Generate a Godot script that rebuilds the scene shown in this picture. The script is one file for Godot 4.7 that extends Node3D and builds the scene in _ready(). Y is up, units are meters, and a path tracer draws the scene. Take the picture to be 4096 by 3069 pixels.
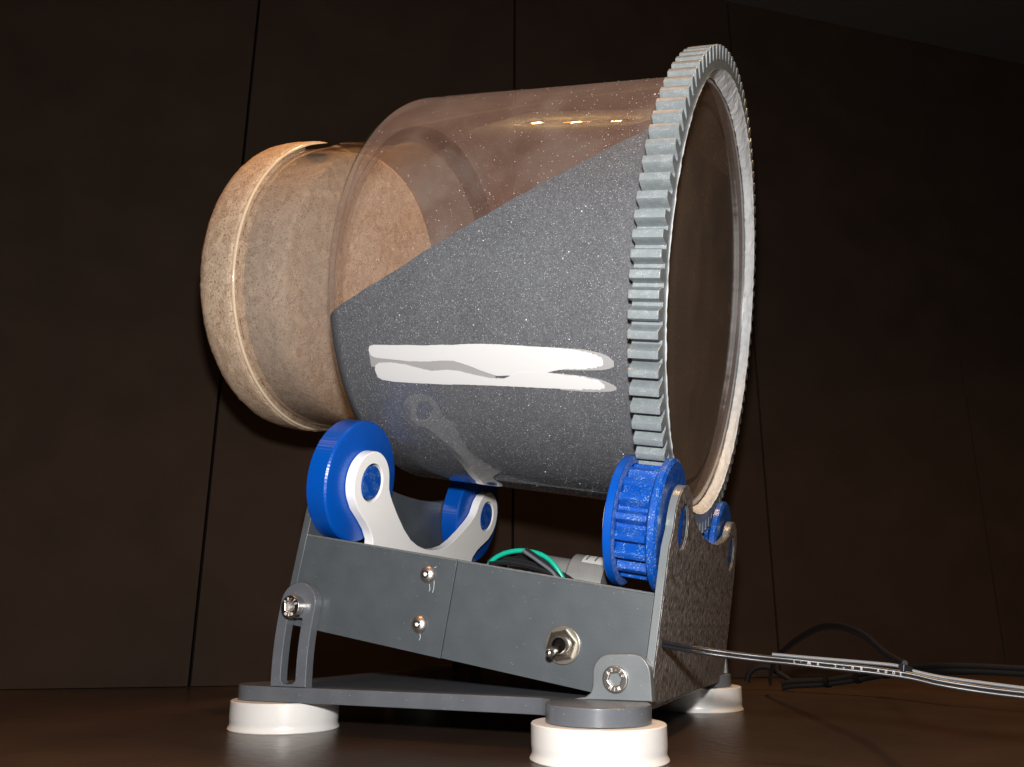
extends Node3D

# ---------------------------------------------------------------- measured frames (metres)
const BASE_AT := Vector3(0.03573, 0.0, -0.36446)      # where the front right foot stands on the table
const BASE_TURN := -0.39307
const PIVOT := Vector3(0.00404, 0.02996, 0.00008)     # the housing leans on its pivot bolts
const PZ := -0.0135                                  # front face of the brackets and the base plate
const ZF := -0.020                                   # front face of the housing
const XL := -0.1808
const XR := 0.01477
const TP := 0.0043
const YT := 0.03806
const YB := -0.00846
const ZB := -0.218
const JY := 0.21179                                  # jar axis, in the housing's frame
const JZ := -0.1195
const GX0 := -0.01086
const GX1 := 0.00349
const RT := 0.1396
const RW := 0.1271
const RB := 0.12605

var M := {}
var TILTED := Transform3D(Basis(Vector3(0.98555, -0.16938, -0.00085), Vector3(0.16936, 0.98551, -0.00902), Vector3(0.00236, 0.00875, 0.99996)).orthonormalized(), PIVOT)
var HOUSING: Transform3D
var used := {}
var rng := RandomNumberGenerator.new()


# ---------------------------------------------------------------- mesh building
class MB:
	var v := PackedVector3Array()
	var n := PackedVector3Array()
	var uv := PackedVector2Array()

	func tri(a: Vector3, b: Vector3, c: Vector3, na: Vector3, nb: Vector3, nc: Vector3) -> void:
		if (b - a).cross(c - a).dot(na + nb + nc) > 0.0:
			v.append_array([a, c, b])
			n.append_array([na, nc, nb])
		else:
			v.append_array([a, b, c])
			n.append_array([na, nb, nc])

	func flat(a: Vector3, b: Vector3, c: Vector3, out: Vector3) -> void:
		var nn := (b - a).cross(c - a).normalized()
		if nn.dot(out) < 0.0:
			nn = -nn
		tri(a, b, c, nn, nn, nn)

	func quad(a: Vector3, b: Vector3, c: Vector3, d: Vector3, na: Vector3, nb: Vector3, nc: Vector3, nd: Vector3) -> void:
		tri(a, b, c, na, nb, nc)
		tri(a, c, d, na, nc, nd)

	func mesh() -> ArrayMesh:
		var arrays := []
		arrays.resize(Mesh.ARRAY_MAX)
		arrays[Mesh.ARRAY_VERTEX] = v
		arrays[Mesh.ARRAY_NORMAL] = n
		var m := ArrayMesh.new()
		m.add_surface_from_arrays(Mesh.PRIMITIVE_TRIANGLES, arrays)
		return m

	# profile of (x, r), turned round the x axis through (y0, z0); outside lies on the left of the profile's run
	func lathe(prof: Array, y0 := 0.0, z0 := 0.0, segs := 64, crease := 38.0, axis := "x", a0 := 0.0, a1 := TAU) -> void:
		var count := prof.size() - 1
		var sn := []
		for i in count:
			var t: Vector2 = (prof[i + 1] - prof[i]).normalized()
			sn.append(Vector2(-t.y, t.x))
		for i in count:
			var na: Vector2 = sn[i]
			var nb: Vector2 = sn[i]
			if i > 0 and rad_to_deg(acos(clampf(sn[i].dot(sn[i - 1]), -1, 1))) < crease:
				na = (sn[i] + sn[i - 1]).normalized()
			if i < count - 1 and rad_to_deg(acos(clampf(sn[i].dot(sn[i + 1]), -1, 1))) < crease:
				nb = (sn[i] + sn[i + 1]).normalized()
			for k in segs:
				var p := a0 + (a1 - a0) * k / segs
				var q := a0 + (a1 - a0) * (k + 1) / segs
				quad(at(prof[i], p, y0, z0, axis), at(prof[i + 1], p, y0, z0, axis), at(prof[i + 1], q, y0, z0, axis), at(prof[i], q, y0, z0, axis),
					at(na, p, 0, 0, axis), at(nb, p, 0, 0, axis), at(nb, q, 0, 0, axis), at(na, q, 0, 0, axis))

	func at(p: Vector2, a: float, y0: float, z0: float, axis: String) -> Vector3:
		if axis == "x":
			return Vector3(p.x, y0 + p.y * sin(a), z0 + p.y * cos(a))
		if axis == "y":
			return Vector3(y0 + p.y * sin(a), p.x, z0 + p.y * cos(a))
		return Vector3(y0 + p.y * cos(a), z0 + p.y * sin(a), p.x)

	func box(lo: Vector3, hi: Vector3, bevel := 0.0004) -> void:
		extrude(PackedVector2Array([Vector2(lo.x, lo.y), Vector2(hi.x, lo.y), Vector2(hi.x, hi.y), Vector2(lo.x, hi.y)]), [], lo.z, hi.z, "z", bevel)

	func put(u: float, w: float, d: float, way: String) -> Vector3:
		if way == "x":
			return Vector3(d, w, u)
		if way == "y":
			return Vector3(u, d, w)
		return Vector3(u, w, d)

	# a flat shape with holes between depths d0 and d1, its edges bevelled
	func extrude(outer: PackedVector2Array, holes: Array, d0: float, d1: float, way := "z", bevel := 0.0004) -> void:
		var loops := [oriented(outer, true)]
		for h in holes:
			loops.append(oriented(h, false))
		var insets := []
		for l in loops:
			insets.append(inset(l, bevel))
		var flatp := insets[0] as PackedVector2Array
		for i in range(1, insets.size()):
			flatp = bridge(flatp, insets[i])
		var tris := ears(flatp)
		for side in [[d0, -1.0], [d1, 1.0]]:
			var nn := put(0, 0, side[1], way)
			for k in range(0, tris.size(), 3):
				var a := flatp[tris[k]]
				var b := flatp[tris[k + 1]]
				var c := flatp[tris[k + 2]]
				tri(put(a.x, a.y, side[0], way), put(b.x, b.y, side[0], way), put(c.x, c.y, side[0], way), nn, nn, nn)
		for li in loops.size():
			var l: PackedVector2Array = loops[li]
			var s: PackedVector2Array = insets[li]
			var c := l.size()
			var en := []
			for i in c:
				var t := (l[(i + 1) % c] - l[i]).normalized()
				en.append(Vector2(t.y, -t.x))
			for i in c:
				var j := (i + 1) % c
				var na: Vector2 = en[i]
				var nb: Vector2 = en[i]
				var before: Vector2 = en[(i + c - 1) % c]
				var after: Vector2 = en[j]
				if na.dot(before) > 0.8:
					na = (na + before).normalized()
				if nb.dot(after) > 0.8:
					nb = (nb + after).normalized()
				var n0 := put(na.x, na.y, 0, way)
				var n1 := put(nb.x, nb.y, 0, way)
				quad(put(l[i].x, l[i].y, d0 + bevel, way), put(l[j].x, l[j].y, d0 + bevel, way), put(l[j].x, l[j].y, d1 - bevel, way), put(l[i].x, l[i].y, d1 - bevel, way), n0, n1, n1, n0)
				if bevel > 0.0:
					for side in [[d0, d0 + bevel, -1.0], [d1, d1 - bevel, 1.0]]:
						var up := put(0, 0, side[2], way)
						quad(put(l[i].x, l[i].y, side[1], way), put(l[j].x, l[j].y, side[1], way), put(s[j].x, s[j].y, side[0], way), put(s[i].x, s[i].y, side[0], way), n0, n1, up, up)

	func oriented(l: PackedVector2Array, ccw: bool) -> PackedVector2Array:
		var a := 0.0
		for i in l.size():
			a += l[i].cross(l[(i + 1) % l.size()])
		var r := l.duplicate()
		if (a > 0.0) != ccw:
			r.reverse()
		return r

	func inset(l: PackedVector2Array, by: float) -> PackedVector2Array:
		var r := PackedVector2Array()
		var c := l.size()
		for i in c:
			var t0 := (l[i] - l[(i + c - 1) % c]).normalized()
			var t1 := (l[(i + 1) % c] - l[i]).normalized()
			var n0 := Vector2(-t0.y, t0.x)
			var n1 := Vector2(-t1.y, t1.x)
			var m := n0 + n1
			if m.length() < 0.1:
				m = n0
			m = m.normalized()
			r.append(l[i] + m * by / maxf(0.4, m.dot(n0)))
		return r

	func bridge(o: PackedVector2Array, h: PackedVector2Array) -> PackedVector2Array:
		var best := INF
		var bi := 0
		var bj := 0
		for i in o.size():
			for j in h.size():
				var d := o[i].distance_squared_to(h[j])
				if d < best:
					best = d
					bi = i
					bj = j
		var r := o.slice(0, bi + 1)
		for k in h.size() + 1:
			r.append(h[(bj + k) % h.size()])
		r.append_array(o.slice(bi))
		return r

	func ears(p: PackedVector2Array) -> PackedInt32Array:
		var left: Array = range(p.size())
		var out := PackedInt32Array()
		var stuck := 0
		var i := 0
		while left.size() > 3 and stuck <= left.size():
			var c := left.size()
			var ia: int = left[(i + c - 1) % c]
			var ib: int = left[i % c]
			var ic: int = left[(i + 1) % c]
			var a := p[ia]
			var b := p[ib]
			var d := p[ic]
			var area := (b - a).cross(d - b)
			var good := area > 1e-13
			if good:
				for k in left:
					var q := p[k]
					if q == a or q == b or q == d:
						continue
					if (b - a).cross(q - a) >= -1e-13 and (d - b).cross(q - b) >= -1e-13 and (a - d).cross(q - d) >= -1e-13:
						good = false
						break
			if good or absf(area) <= 1e-13 and stuck == left.size():
				if good:
					out.append_array([ia, ib, ic])
				left.remove_at(i % c)
				stuck = 0
				i = i % left.size()
			else:
				i = (i + 1) % c
				stuck += 1
		if left.size() == 3:
			out.append_array([left[0], left[1], left[2]])
		return out

	func tube(pts: PackedVector3Array, r: float, sides := 8, cap := true) -> void:
		var up := Vector3(0.13, 0.97, 0.21).normalized()
		var rings := []
		for i in pts.size():
			var t := (pts[mini(i + 1, pts.size() - 1)] - pts[maxi(i - 1, 0)]).normalized()
			var s := t.cross(up).normalized()
			var w := s.cross(t).normalized()
			up = w
			var ring := []
			for k in sides:
				ring.append((s * cos(TAU * k / sides) + w * sin(TAU * k / sides)))
			rings.append(ring)
		for i in pts.size() - 1:
			for k in sides:
				var j := (k + 1) % sides
				quad(pts[i] + rings[i][k] * r, pts[i + 1] + rings[i + 1][k] * r, pts[i + 1] + rings[i + 1][j] * r, pts[i] + rings[i][j] * r,
					rings[i][k], rings[i + 1][k], rings[i + 1][j], rings[i][j])
		if cap:
			for e in [0, pts.size() - 1]:
				var o: Vector3 = (pts[e] - pts[1 if e == 0 else e - 1]).normalized()
				for k in sides:
					flat(pts[e], pts[e] + rings[e][k] * r, pts[e] + rings[e][(k + 1) % sides] * r, o)


static func spline(points: Array, steps := 8) -> PackedVector3Array:
	var out := PackedVector3Array()
	for i in points.size() - 1:
		var a: Vector3 = points[maxi(i - 1, 0)]
		var b: Vector3 = points[i]
		var c: Vector3 = points[i + 1]
		var d: Vector3 = points[mini(i + 2, points.size() - 1)]
		for k in steps:
			out.append(b.cubic_interpolate(c, a, d, float(k) / steps))
	out.append(points[-1])
	return out


static func arc(cx: float, cy: float, r: float, from_deg: float, to_deg: float, steps := 12) -> Array:
	var out := []
	for k in steps + 1:
		var a := deg_to_rad(lerpf(from_deg, to_deg, float(k) / steps))
		out.append(Vector2(cx + r * cos(a), cy + r * sin(a)))
	return out


static func circle(cx: float, cy: float, r: float, steps := 40) -> PackedVector2Array:
	var out := PackedVector2Array()
	for k in steps:
		out.append(Vector2(cx + r * cos(TAU * k / steps), cy + r * sin(TAU * k / steps)))
	return out


# ---------------------------------------------------------------- scene helpers
func numbered(called: String) -> String:
	used[called] = used.get(called, -1) + 1
	return called if used[called] == 0 else "%s_%03d" % [called, used[called]]


func thing(called: String, label: String, category: String, place: Transform3D, group := "") -> Node3D:
	var o := Node3D.new()
	o.name = numbered(called)
	o.transform = place
	o.set_meta("label", label)
	o.set_meta("category", category)
	if group:
		o.set_meta("group", group)
	add_child(o, true)
	return o


func part(parent: Node, called: String, mesh: Mesh, m: Material, place := Transform3D(), label := "") -> MeshInstance3D:
	var o := MeshInstance3D.new()
	var count := 0
	for c in parent.get_children():
		if c.has_meta("stem") and c.get_meta("stem") == called:
			count += 1
	o.name = called if count == 0 else "%s_%03d" % [called, count]
	o.set_meta("stem", called)
	o.mesh = mesh
	o.material_override = m
	o.transform = place
	if label:
		o.set_meta("label", label)
	parent.add_child(o, true)
	return o


func built(fill: Callable) -> ArrayMesh:
	var b := MB.new()
	fill.call(b)
	return b.mesh()


# ---------------------------------------------------------------- materials
func lin(r: float, g: float, b: float) -> Color:
	return Color(r, g, b).linear_to_srgb()


func plain(r: float, g: float, b: float, rough: float, metal := 0.0) -> StandardMaterial3D:
	var m := StandardMaterial3D.new()
	m.albedo_color = lin(r, g, b)
	m.roughness = rough
	m.metallic = metal
	return m


func noise_image(size: int, noise_seed: int, freq: float, octaves := 4, kind := FastNoiseLite.TYPE_SIMPLEX_SMOOTH, stretch := Vector2.ONE) -> PackedFloat32Array:
	# tileable: blended across its borders by sampling on a torus in two steps
	var f := FastNoiseLite.new()
	f.seed = noise_seed
	f.noise_type = kind
	f.frequency = freq
	f.fractal_octaves = octaves
	var src := f.get_seamless_image(int(size * stretch.x), int(size * stretch.y))
	if stretch != Vector2.ONE:
		src.resize(size, size, Image.INTERPOLATE_LANCZOS)
	src.convert(Image.FORMAT_RF)
	var out := PackedFloat32Array()
	out.resize(size * size)
	for i in size * size:
		out[i] = src.get_pixel(i % size, i / size).r
	return out


func image_of(size: int, fill: Callable, alpha := false) -> ImageTexture:
	var im := Image.create(size, size, false, Image.FORMAT_RGBA8 if alpha else Image.FORMAT_RGB8)
	for y in size:
		for x in size:
			im.set_pixel(x, y, fill.call(x, y, y * size + x))
	return ImageTexture.create_from_image(im)


func bumps(size: int, noise_seed: int, freq: float, strength: float, octaves := 4, kind := FastNoiseLite.TYPE_SIMPLEX_SMOOTH) -> ImageTexture:
	var f := FastNoiseLite.new()
	f.seed = noise_seed
	f.noise_type = kind
	f.frequency = freq
	f.fractal_octaves = octaves
	var im := f.get_seamless_image(size, size)
	im.convert(Image.FORMAT_RGBA8)
	im.bump_map_to_normal_map(strength)
	return ImageTexture.create_from_image(im)


func tri(m: StandardMaterial3D, metres: float, world := false) -> StandardMaterial3D:
	m.uv1_triplanar = true
	m.uv1_world_triplanar = world
	m.uv1_scale = Vector3.ONE / metres
	m.uv1_triplanar_sharpness = 6.0
	return m


func printed(c: Vector3, vary: float, rough: float, noise_seed: int, specks := 0.0) -> StandardMaterial3D:
	# 3D printed plastic: mottled tone, fine layer lines, sparse dust specks
	var a := noise_image(256, noise_seed, 0.012, 4)
	var b := noise_image(256, noise_seed + 1, 0.18, 2)
	var r := RandomNumberGenerator.new()
	r.seed = noise_seed
	var m := StandardMaterial3D.new()
	m.albedo_texture = image_of(256, func(_x, _y, i):
		var k: float = 1.0 + vary * ((a[i] - 0.5) * 1.6 + (b[i] - 0.5) * 0.7)
		var col := Vector3(c.x, c.y, c.z) * k
		if r.randf() < specks:
			col = col.lerp(Vector3(0.6, 0.6, 0.6), r.randf())
		return Color(col.x, col.y, col.z).linear_to_srgb())
	m.roughness = rough
	m.normal_enabled = true
	m.normal_texture = M.layer_lines
	m.normal_scale = 0.025
	return tri(m, 0.06)


func materials() -> void:
	var lines := Image.create(128, 128, false, Image.FORMAT_RGBA8)
	rng.seed = 5
	for y in 128:
		var jitter := rng.randf_range(-0.08, 0.08)
		for x in 128:
			var h := 0.5 + 0.3 * sin(TAU * y / 128.0 * 32.0) + jitter + rng.randf_range(-0.05, 0.05)
			lines.set_pixel(x, y, Color(h, h, h))
	lines.bump_map_to_normal_map(1.2)
	M.layer_lines = ImageTexture.create_from_image(lines)
	M.grey = printed(Vector3(0.059, 0.069, 0.077), 0.12, 0.36, 11, 0.0006)
	M.base = printed(Vector3(0.088, 0.096, 0.110), 0.12, 0.27, 21, 0.0012)
	M.bead = plain(0.11, 0.12, 0.125, 0.24)
	M.edge_grey = printed(Vector3(0.13, 0.145, 0.152), 0.1, 0.30, 31, 0.001)
	M.white = printed(Vector3(0.90, 0.885, 0.865), 0.03, 0.4, 51)
	M.foot = printed(Vector3(0.56, 0.55, 0.535), 0.03, 0.32, 61)
	M.blue = printed(Vector3(0.0005, 0.066, 0.37), 0.05, 0.27, 71, 0.0)
	M.blue.normal_scale = 0.12
	M.white.normal_scale = 0.08
	var ca := noise_image(256, 81, 0.03, 4)
	var cb := noise_image(256, 82, 0.22, 3)
	M.gear = StandardMaterial3D.new()
	M.gear.albedo_texture = image_of(256, func(_x, _y, i):
		var k: float = 0.92 + 0.14 * (ca[i] - 0.5) + 0.1 * (cb[i] - 0.5)
		var chalk: float = smoothstep(0.64, 0.74, cb[i] * 0.75 + ca[i] * 0.25) * 0.4
		var c := Vector3(0.205, 0.235, 0.25) * k
		c = c.lerp(Vector3(0.62, 0.66, 0.68), chalk)
		return Color(c.x, c.y, c.z).linear_to_srgb())
	M.gear.roughness = 0.29
	M.gear.normal_enabled = true
	M.gear.normal_texture = bumps(256, 83, 0.06, 1.5)
	M.gear.normal_scale = 0.1
	tri(M.gear, 0.04, true)
	# blue plastic rubbed chalky by the grey gear
	M.blue_worn = StandardMaterial3D.new()
	M.blue_worn.albedo_texture = image_of(256, func(_x, _y, i):
		var chalk: float = smoothstep(0.64, 0.76, cb[i]) * (0.05 + 0.75 * smoothstep(0.35, 0.65, ca[i]))
		var c := Vector3(0.0005, 0.058, 0.33).lerp(Vector3(0.40, 0.48, 0.56), chalk)
		return Color(c.x, c.y, c.z).linear_to_srgb())
	M.blue_worn.roughness = 0.33
	tri(M.blue_worn, 0.05)
	M.blue_chalk = StandardMaterial3D.new()
	M.blue_chalk.albedo_texture = image_of(256, func(_x, _y, i):
		var chalk: float = smoothstep(0.45, 0.68, cb[i] * 0.7 + ca[i] * 0.3) * 0.6
		var c := Vector3(0.002, 0.06, 0.36).lerp(Vector3(0.34, 0.42, 0.52), chalk)
		return Color(c.x, c.y, c.z).linear_to_srgb())
	M.blue_chalk.roughness = 0.5
	tri(M.blue_chalk, 0.03)
	# brushed end plate, dark with pale flecks
	var ea := noise_image(512, 91, 0.02, 4, FastNoiseLite.TYPE_SIMPLEX_SMOOTH, Vector2(1.0, 0.35))
	var eb := noise_image(512, 92, 0.12, 3, FastNoiseLite.TYPE_SIMPLEX_SMOOTH, Vector2(1.0, 0.2))
	var er := RandomNumberGenerator.new()
	er.seed = 9
	M.end_plate = StandardMaterial3D.new()
	M.end_plate.albedo_texture = image_of(512, func(_x, _y, i):
		var k: float = 0.40 + 1.0 * smoothstep(0.36, 0.66, ea[i] * 0.4 + eb[i] * 0.6)
		var c := Vector3(0.122, 0.105, 0.095) * k
		if eb[i] > 0.66:
			c = c.lerp(Vector3(0.50, 0.45, 0.42), 0.6)
		return Color(c.x, c.y, c.z).linear_to_srgb())
	M.end_plate.roughness = 0.55
	M.end_plate.normal_enabled = true
	M.end_plate.normal_texture = bumps(256, 93, 0.08, 2.5)
	M.end_plate.normal_scale = 0.18
	tri(M.end_plate, 0.055)
	M.steel = plain(0.62, 0.60, 0.57, 0.24, 1.0)
	M.steel_satin = plain(0.5, 0.48, 0.46, 0.42, 1.0)
	M.mark = plain(0.55, 0.54, 0.52, 0.4)  # pale matt colour in place of the gleam on the raised bolt letters
	M.steel_bright = plain(0.75, 0.73, 0.70, 0.16, 1.0)
	M.nickel = plain(0.70, 0.66, 0.58, 0.2, 1.0)
	M.nickel_rough = plain(0.60, 0.57, 0.50, 0.3, 1.0)
	M.dark = plain(0.006, 0.005, 0.005, 0.8)
	M.dark.metallic_specular = 0.08
	M.black_wire = plain(0.012, 0.012, 0.014, 0.28)
	M.back_wire = plain(0.006, 0.006, 0.007, 0.7)
	M.back_wire.metallic_specular = 0.25
	M.grey_wire = plain(0.085, 0.095, 0.11, 0.5)
	M.green_wire = plain(0.0, 0.33, 0.22, 0.38)
	M.brass = plain(0.75, 0.5, 0.22, 0.25, 1.0)
	M.motor = printed(Vector3(0.25, 0.25, 0.245), 0.15, 0.42, 101)
	M.motor.metallic = 0.35
	M.print_ink = plain(0.03, 0.03, 0.03, 0.6)
	M.paper = plain(0.45, 0.45, 0.43, 0.6)
	M.wire_print = plain(0.5, 0.5, 0.5, 0.5)
	M.inside = printed(Vector3(0.16, 0.17, 0.175), 0.2, 0.5, 111)
	# cork: pressed granules
	var cells := FastNoiseLite.new()
	cells.noise_type = FastNoiseLite.TYPE_CELLULAR
	cells.cellular_return_type = FastNoiseLite.RETURN_CELL_VALUE
	cells.frequency = 0.042
	cells.domain_warp_enabled = true
	cells.domain_warp_amplitude = 5.0
	cells.domain_warp_frequency = 0.04
	cells.seed = 3
	var cell_im := cells.get_seamless_image(512, 512)
	cells.cellular_return_type = FastNoiseLite.RETURN_DISTANCE2_SUB
	var gap_im := cells.get_seamless_image(512, 512)
	var fine := noise_image(512, 121, 0.09, 4)
	var broad := noise_image(512, 122, 0.01, 3)
	M.cork = StandardMaterial3D.new()
	M.cork.albedo_texture = image_of(512, func(x, y, i):
		var tone: float = cell_im.get_pixel(x, y).r
		var gap: float = smoothstep(0.0, 0.16, gap_im.get_pixel(x, y).r)
		var c := Vector3(0.37, 0.25, 0.165).lerp(Vector3(0.64, 0.50, 0.37), tone)
		c *= 0.9 + 0.16 * (fine[i] - 0.5) + 0.14 * broad[i]
		if fine[i] > 0.64 and broad[i] > 0.40:
			c = c.lerp(Vector3(0.14, 0.07, 0.035), smoothstep(0.64, 0.72, fine[i]) * 0.75)
		c *= lerpf(0.8, 1.0, gap)
		return Color(c.x, c.y, c.z).linear_to_srgb())
	M.cork.roughness = 0.85
	M.cork.normal_enabled = true
	M.cork.normal_texture = bumps(512, 123, 0.07, 5.0, 4)
	M.cork.normal_scale = 0.35
	tri(M.cork, 0.085)
	# glass
	M.glass = StandardMaterial3D.new()
	M.glass.transparency = BaseMaterial3D.TRANSPARENCY_ALPHA
	M.glass.albedo_color = Color(0.62, 0.50, 0.44, 0.012)
	M.glass.roughness = 0.0
	M.glass.cull_mode = BaseMaterial3D.CULL_DISABLED
	M.glass_base = StandardMaterial3D.new()
	M.glass_base.transparency = BaseMaterial3D.TRANSPARENCY_ALPHA
	M.glass_base.albedo_color = Color(0.46, 0.36, 0.27, 0.22)
	M.glass_base.roughness = 0.08
	M.glass_base.cull_mode = BaseMaterial3D.CULL_DISABLED
	# dust clinging to the inside of the jar: thin brownish haze with pale specks
	var da := noise_image(512, 131, 0.008, 4)
	var db := noise_image(512, 132, 0.3, 2)
	var dr := RandomNumberGenerator.new()
	dr.seed = 77
	M.dust = StandardMaterial3D.new()
	M.dust.transparency = BaseMaterial3D.TRANSPARENCY_ALPHA
	M.dust.albedo_texture = image_of(512, func(_x, _y, i):
		var thick: float = smoothstep(0.25, 0.85, da[i])
		var a: float = 0.125 + 0.055 * thick + 0.06 * (db[i] - 0.5)
		var c := Vector3(0.56, 0.325, 0.255).lerp(Vector3(0.57, 0.42, 0.36), thick)
		if dr.randf() < 0.009:
			a = dr.randf_range(0.12, 0.4)
			c = Vector3(0.8, 0.7, 0.66)
		return Color(c.x, c.y, c.z, a).linear_to_srgb(), true)
	M.dust.roughness = 0.9
	M.dust.rim_enabled = true
	M.dust.rim = 1.0
	M.dust.rim_tint = 0.8
	M.dust.cull_mode = BaseMaterial3D.CULL_DISABLED
	tri(M.dust, 0.19)
	M.base_dust = StandardMaterial3D.new()
	M.base_dust.transparency = BaseMaterial3D.TRANSPARENCY_ALPHA
	M.base_dust.albedo_texture = image_of(512, func(_x, _y, i):
		var a: float = 0.30 + 0.30 * (da[i] - 0.35) + 0.05 * (db[i] - 0.5)
		var c := Vector3(0.50, 0.37, 0.245)
		if dr.randf() < 0.004:
			a = 0.8
			c = Vector3(0.85, 0.8, 0.75)
		return Color(c.x, c.y, c.z, a).linear_to_srgb(), true)
	M.base_dust.roughness = 0.9
	M.base_dust.cull_mode = BaseMaterial3D.CULL_DISABLED
	tri(M.base_dust, 0.22)
	M.neck_dust = StandardMaterial3D.new()
	M.neck_dust.transparency = BaseMaterial3D.TRANSPARENCY_ALPHA
	M.neck_dust.albedo_texture = image_of(256, func(_x, _y, i):
		return Color(0.40, 0.37, 0.345, 0.28 + 0.16 * (ca[i] - 0.5)).linear_to_srgb(), true)
	M.neck_dust.roughness = 0.9
	M.neck_dust.cull_mode = BaseMaterial3D.CULL_DISABLED
	tri(M.neck_dust, 0.12)
	# grey mineral powder with glittering grains
	var pr := RandomNumberGenerator.new()
	pr.seed = 42
	var pa := noise_image(512, 141, 0.01, 3)
	M.powder = StandardMaterial3D.new()
	M.powder.albedo_texture = image_of(512, func(_x, _y, i):
		var k: float = 0.5 + 1.2 * pr.randf() * pr.randf() + 0.14 * (pa[i] - 0.5)
		var c := Vector3(0.112, 0.121, 0.137) * k
		return Color(c.x, c.y, c.z).linear_to_srgb())
	M.powder.roughness = 0.75
	tri(M.powder, 0.20)
	M.grain = plain(0.88, 0.90, 0.94, 0.35)
	M.sealant = StandardMaterial3D.new()
	M.sealant.albedo_texture = image_of(256, func(_x, _y, i):
		var c := Vector3(0.66, 0.68, 0.70) * (0.92 + 0.2 * (ca[i] - 0.5))
		return Color(c.x, c.y, c.z).linear_to_srgb())
	M.sealant.roughness = 0.45
	tri(M.sealant, 0.05)
	M.paint = plain(0.58, 0.585, 0.59, 0.35)
	M.paint_thin = StandardMaterial3D.new()
	M.paint_thin.transparency = BaseMaterial3D.TRANSPARENCY_ALPHA
	M.paint_thin.albedo_color = Color(0.8, 0.8, 0.8, 0.45)
	M.paint_thin.roughness = 0.6
	# setting
	var ta := noise_image(512, 151, 0.006, 3)
	var tb := noise_image(512, 152, 0.25, 2)
	var tr := RandomNumberGenerator.new()
	tr.seed = 4
	M.table = StandardMaterial3D.new()
	M.table.albedo_texture = image_of(512, func(_x, _y, i):
		var k: float = 0.9 + 0.35 * (ta[i] - 0.5) + 0.25 * (tb[i] - 0.5)
		var c := Vector3(0.036, 0.0215, 0.0145) * k
		if tr.randf() < 0.00012:
			c = Vector3(0.4, 0.38, 0.36)
		return Color(c.x, c.y, c.z).linear_to_srgb())
	M.table.roughness = 0.32
	M.table.normal_enabled = true
	M.table.normal_texture = bumps(256, 153, 0.12, 1.5)
	M.table.normal_scale = 0.12
	tri(M.table, 0.25, true)
	M.wall = StandardMaterial3D.new()
	M.wall.albedo_texture = image_of(256, func(_x, _y, i):
		var c := Vector3(0.0275, 0.0172, 0.0122) * (0.85 + 0.3 * ca[i])
		return Color(c.x, c.y, c.z).linear_to_srgb())
	M.wall.roughness = 0.75
	M.wall.metallic_specular = 0.18
	tri(M.wall, 0.6, true)
	M.soffit = plain(0.020, 0.0165, 0.0135, 0.9)
	M.lamp_plate = plain(0.10, 0.16, 0.27, 0.8)
	M.bulb = plain(0.9, 0.8, 0.6, 0.4)
	M.bulb.emission_enabled = true
	M.bulb.emission = Color(1.0, 0.72, 0.36)
	M.bulb.emission_energy_multiplier = 9.0
	M.flash = plain(0.9, 0.9, 0.9, 0.4)
	M.flash.emission_enabled = true
	M.flash.emission = Color(1, 1, 1)
	M.flash.emission_energy_multiplier = 6.0


# ---------------------------------------------------------------- main
func _ready() -> void:
	HOUSING = Transform3D(Basis(Vector3.UP, BASE_TURN), BASE_AT) * TILTED
	var cam := Camera3D.new()
	cam.name = "camera"
	cam.fov = 49.39
	cam.near = 0.01
	cam.far = 20.0
	cam.transform = Transform3D(Basis(Vector3.RIGHT, 0.27486) * Basis(Vector3.BACK, 0.00394), Vector3(0, 0.05443, 0))
	add_child(cam)
	cam.current = true
	var e := Environment.new()
	e.background_mode = Environment.BG_COLOR
	e.background_color = lin(0.010, 0.0075, 0.005)
	e.tonemap_mode = Environment.TONE_MAPPER_LINEAR
	e.tonemap_exposure = 1.0
	e.sdfgi_enabled = true
	e.ssao_enabled = true
	e.ssil_enabled = true
	var we := WorldEnvironment.new()
	we.name = "environment"
	we.environment = e
	add_child(we)
	var flash := OmniLight3D.new()
	flash.name = "flash"
	flash.light_color = Color(1.0, 0.985, 0.97)
	flash.light_energy = 0.34
	flash.light_size = 0.01
	flash.omni_range = 6.0
	flash.omni_attenuation = 2.0
	flash.shadow_enabled = true
	flash.position = Vector3(0.0, 0.116, 0.004)
	add_child(flash)

	materials()
	var ball := SphereMesh.new()
	ball.radius = 0.004
	ball.height = 0.008
	var fl := thing("flash_lamp", "tiny white flash lamp just above the camera, facing the machine", "flash lamp", Transform3D(Basis(), flash.position))
	part(fl, "flash_bulb", ball, M.flash)
	setting()
	ceiling_lamps()
	stand()
	jar()
	cables()


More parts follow.
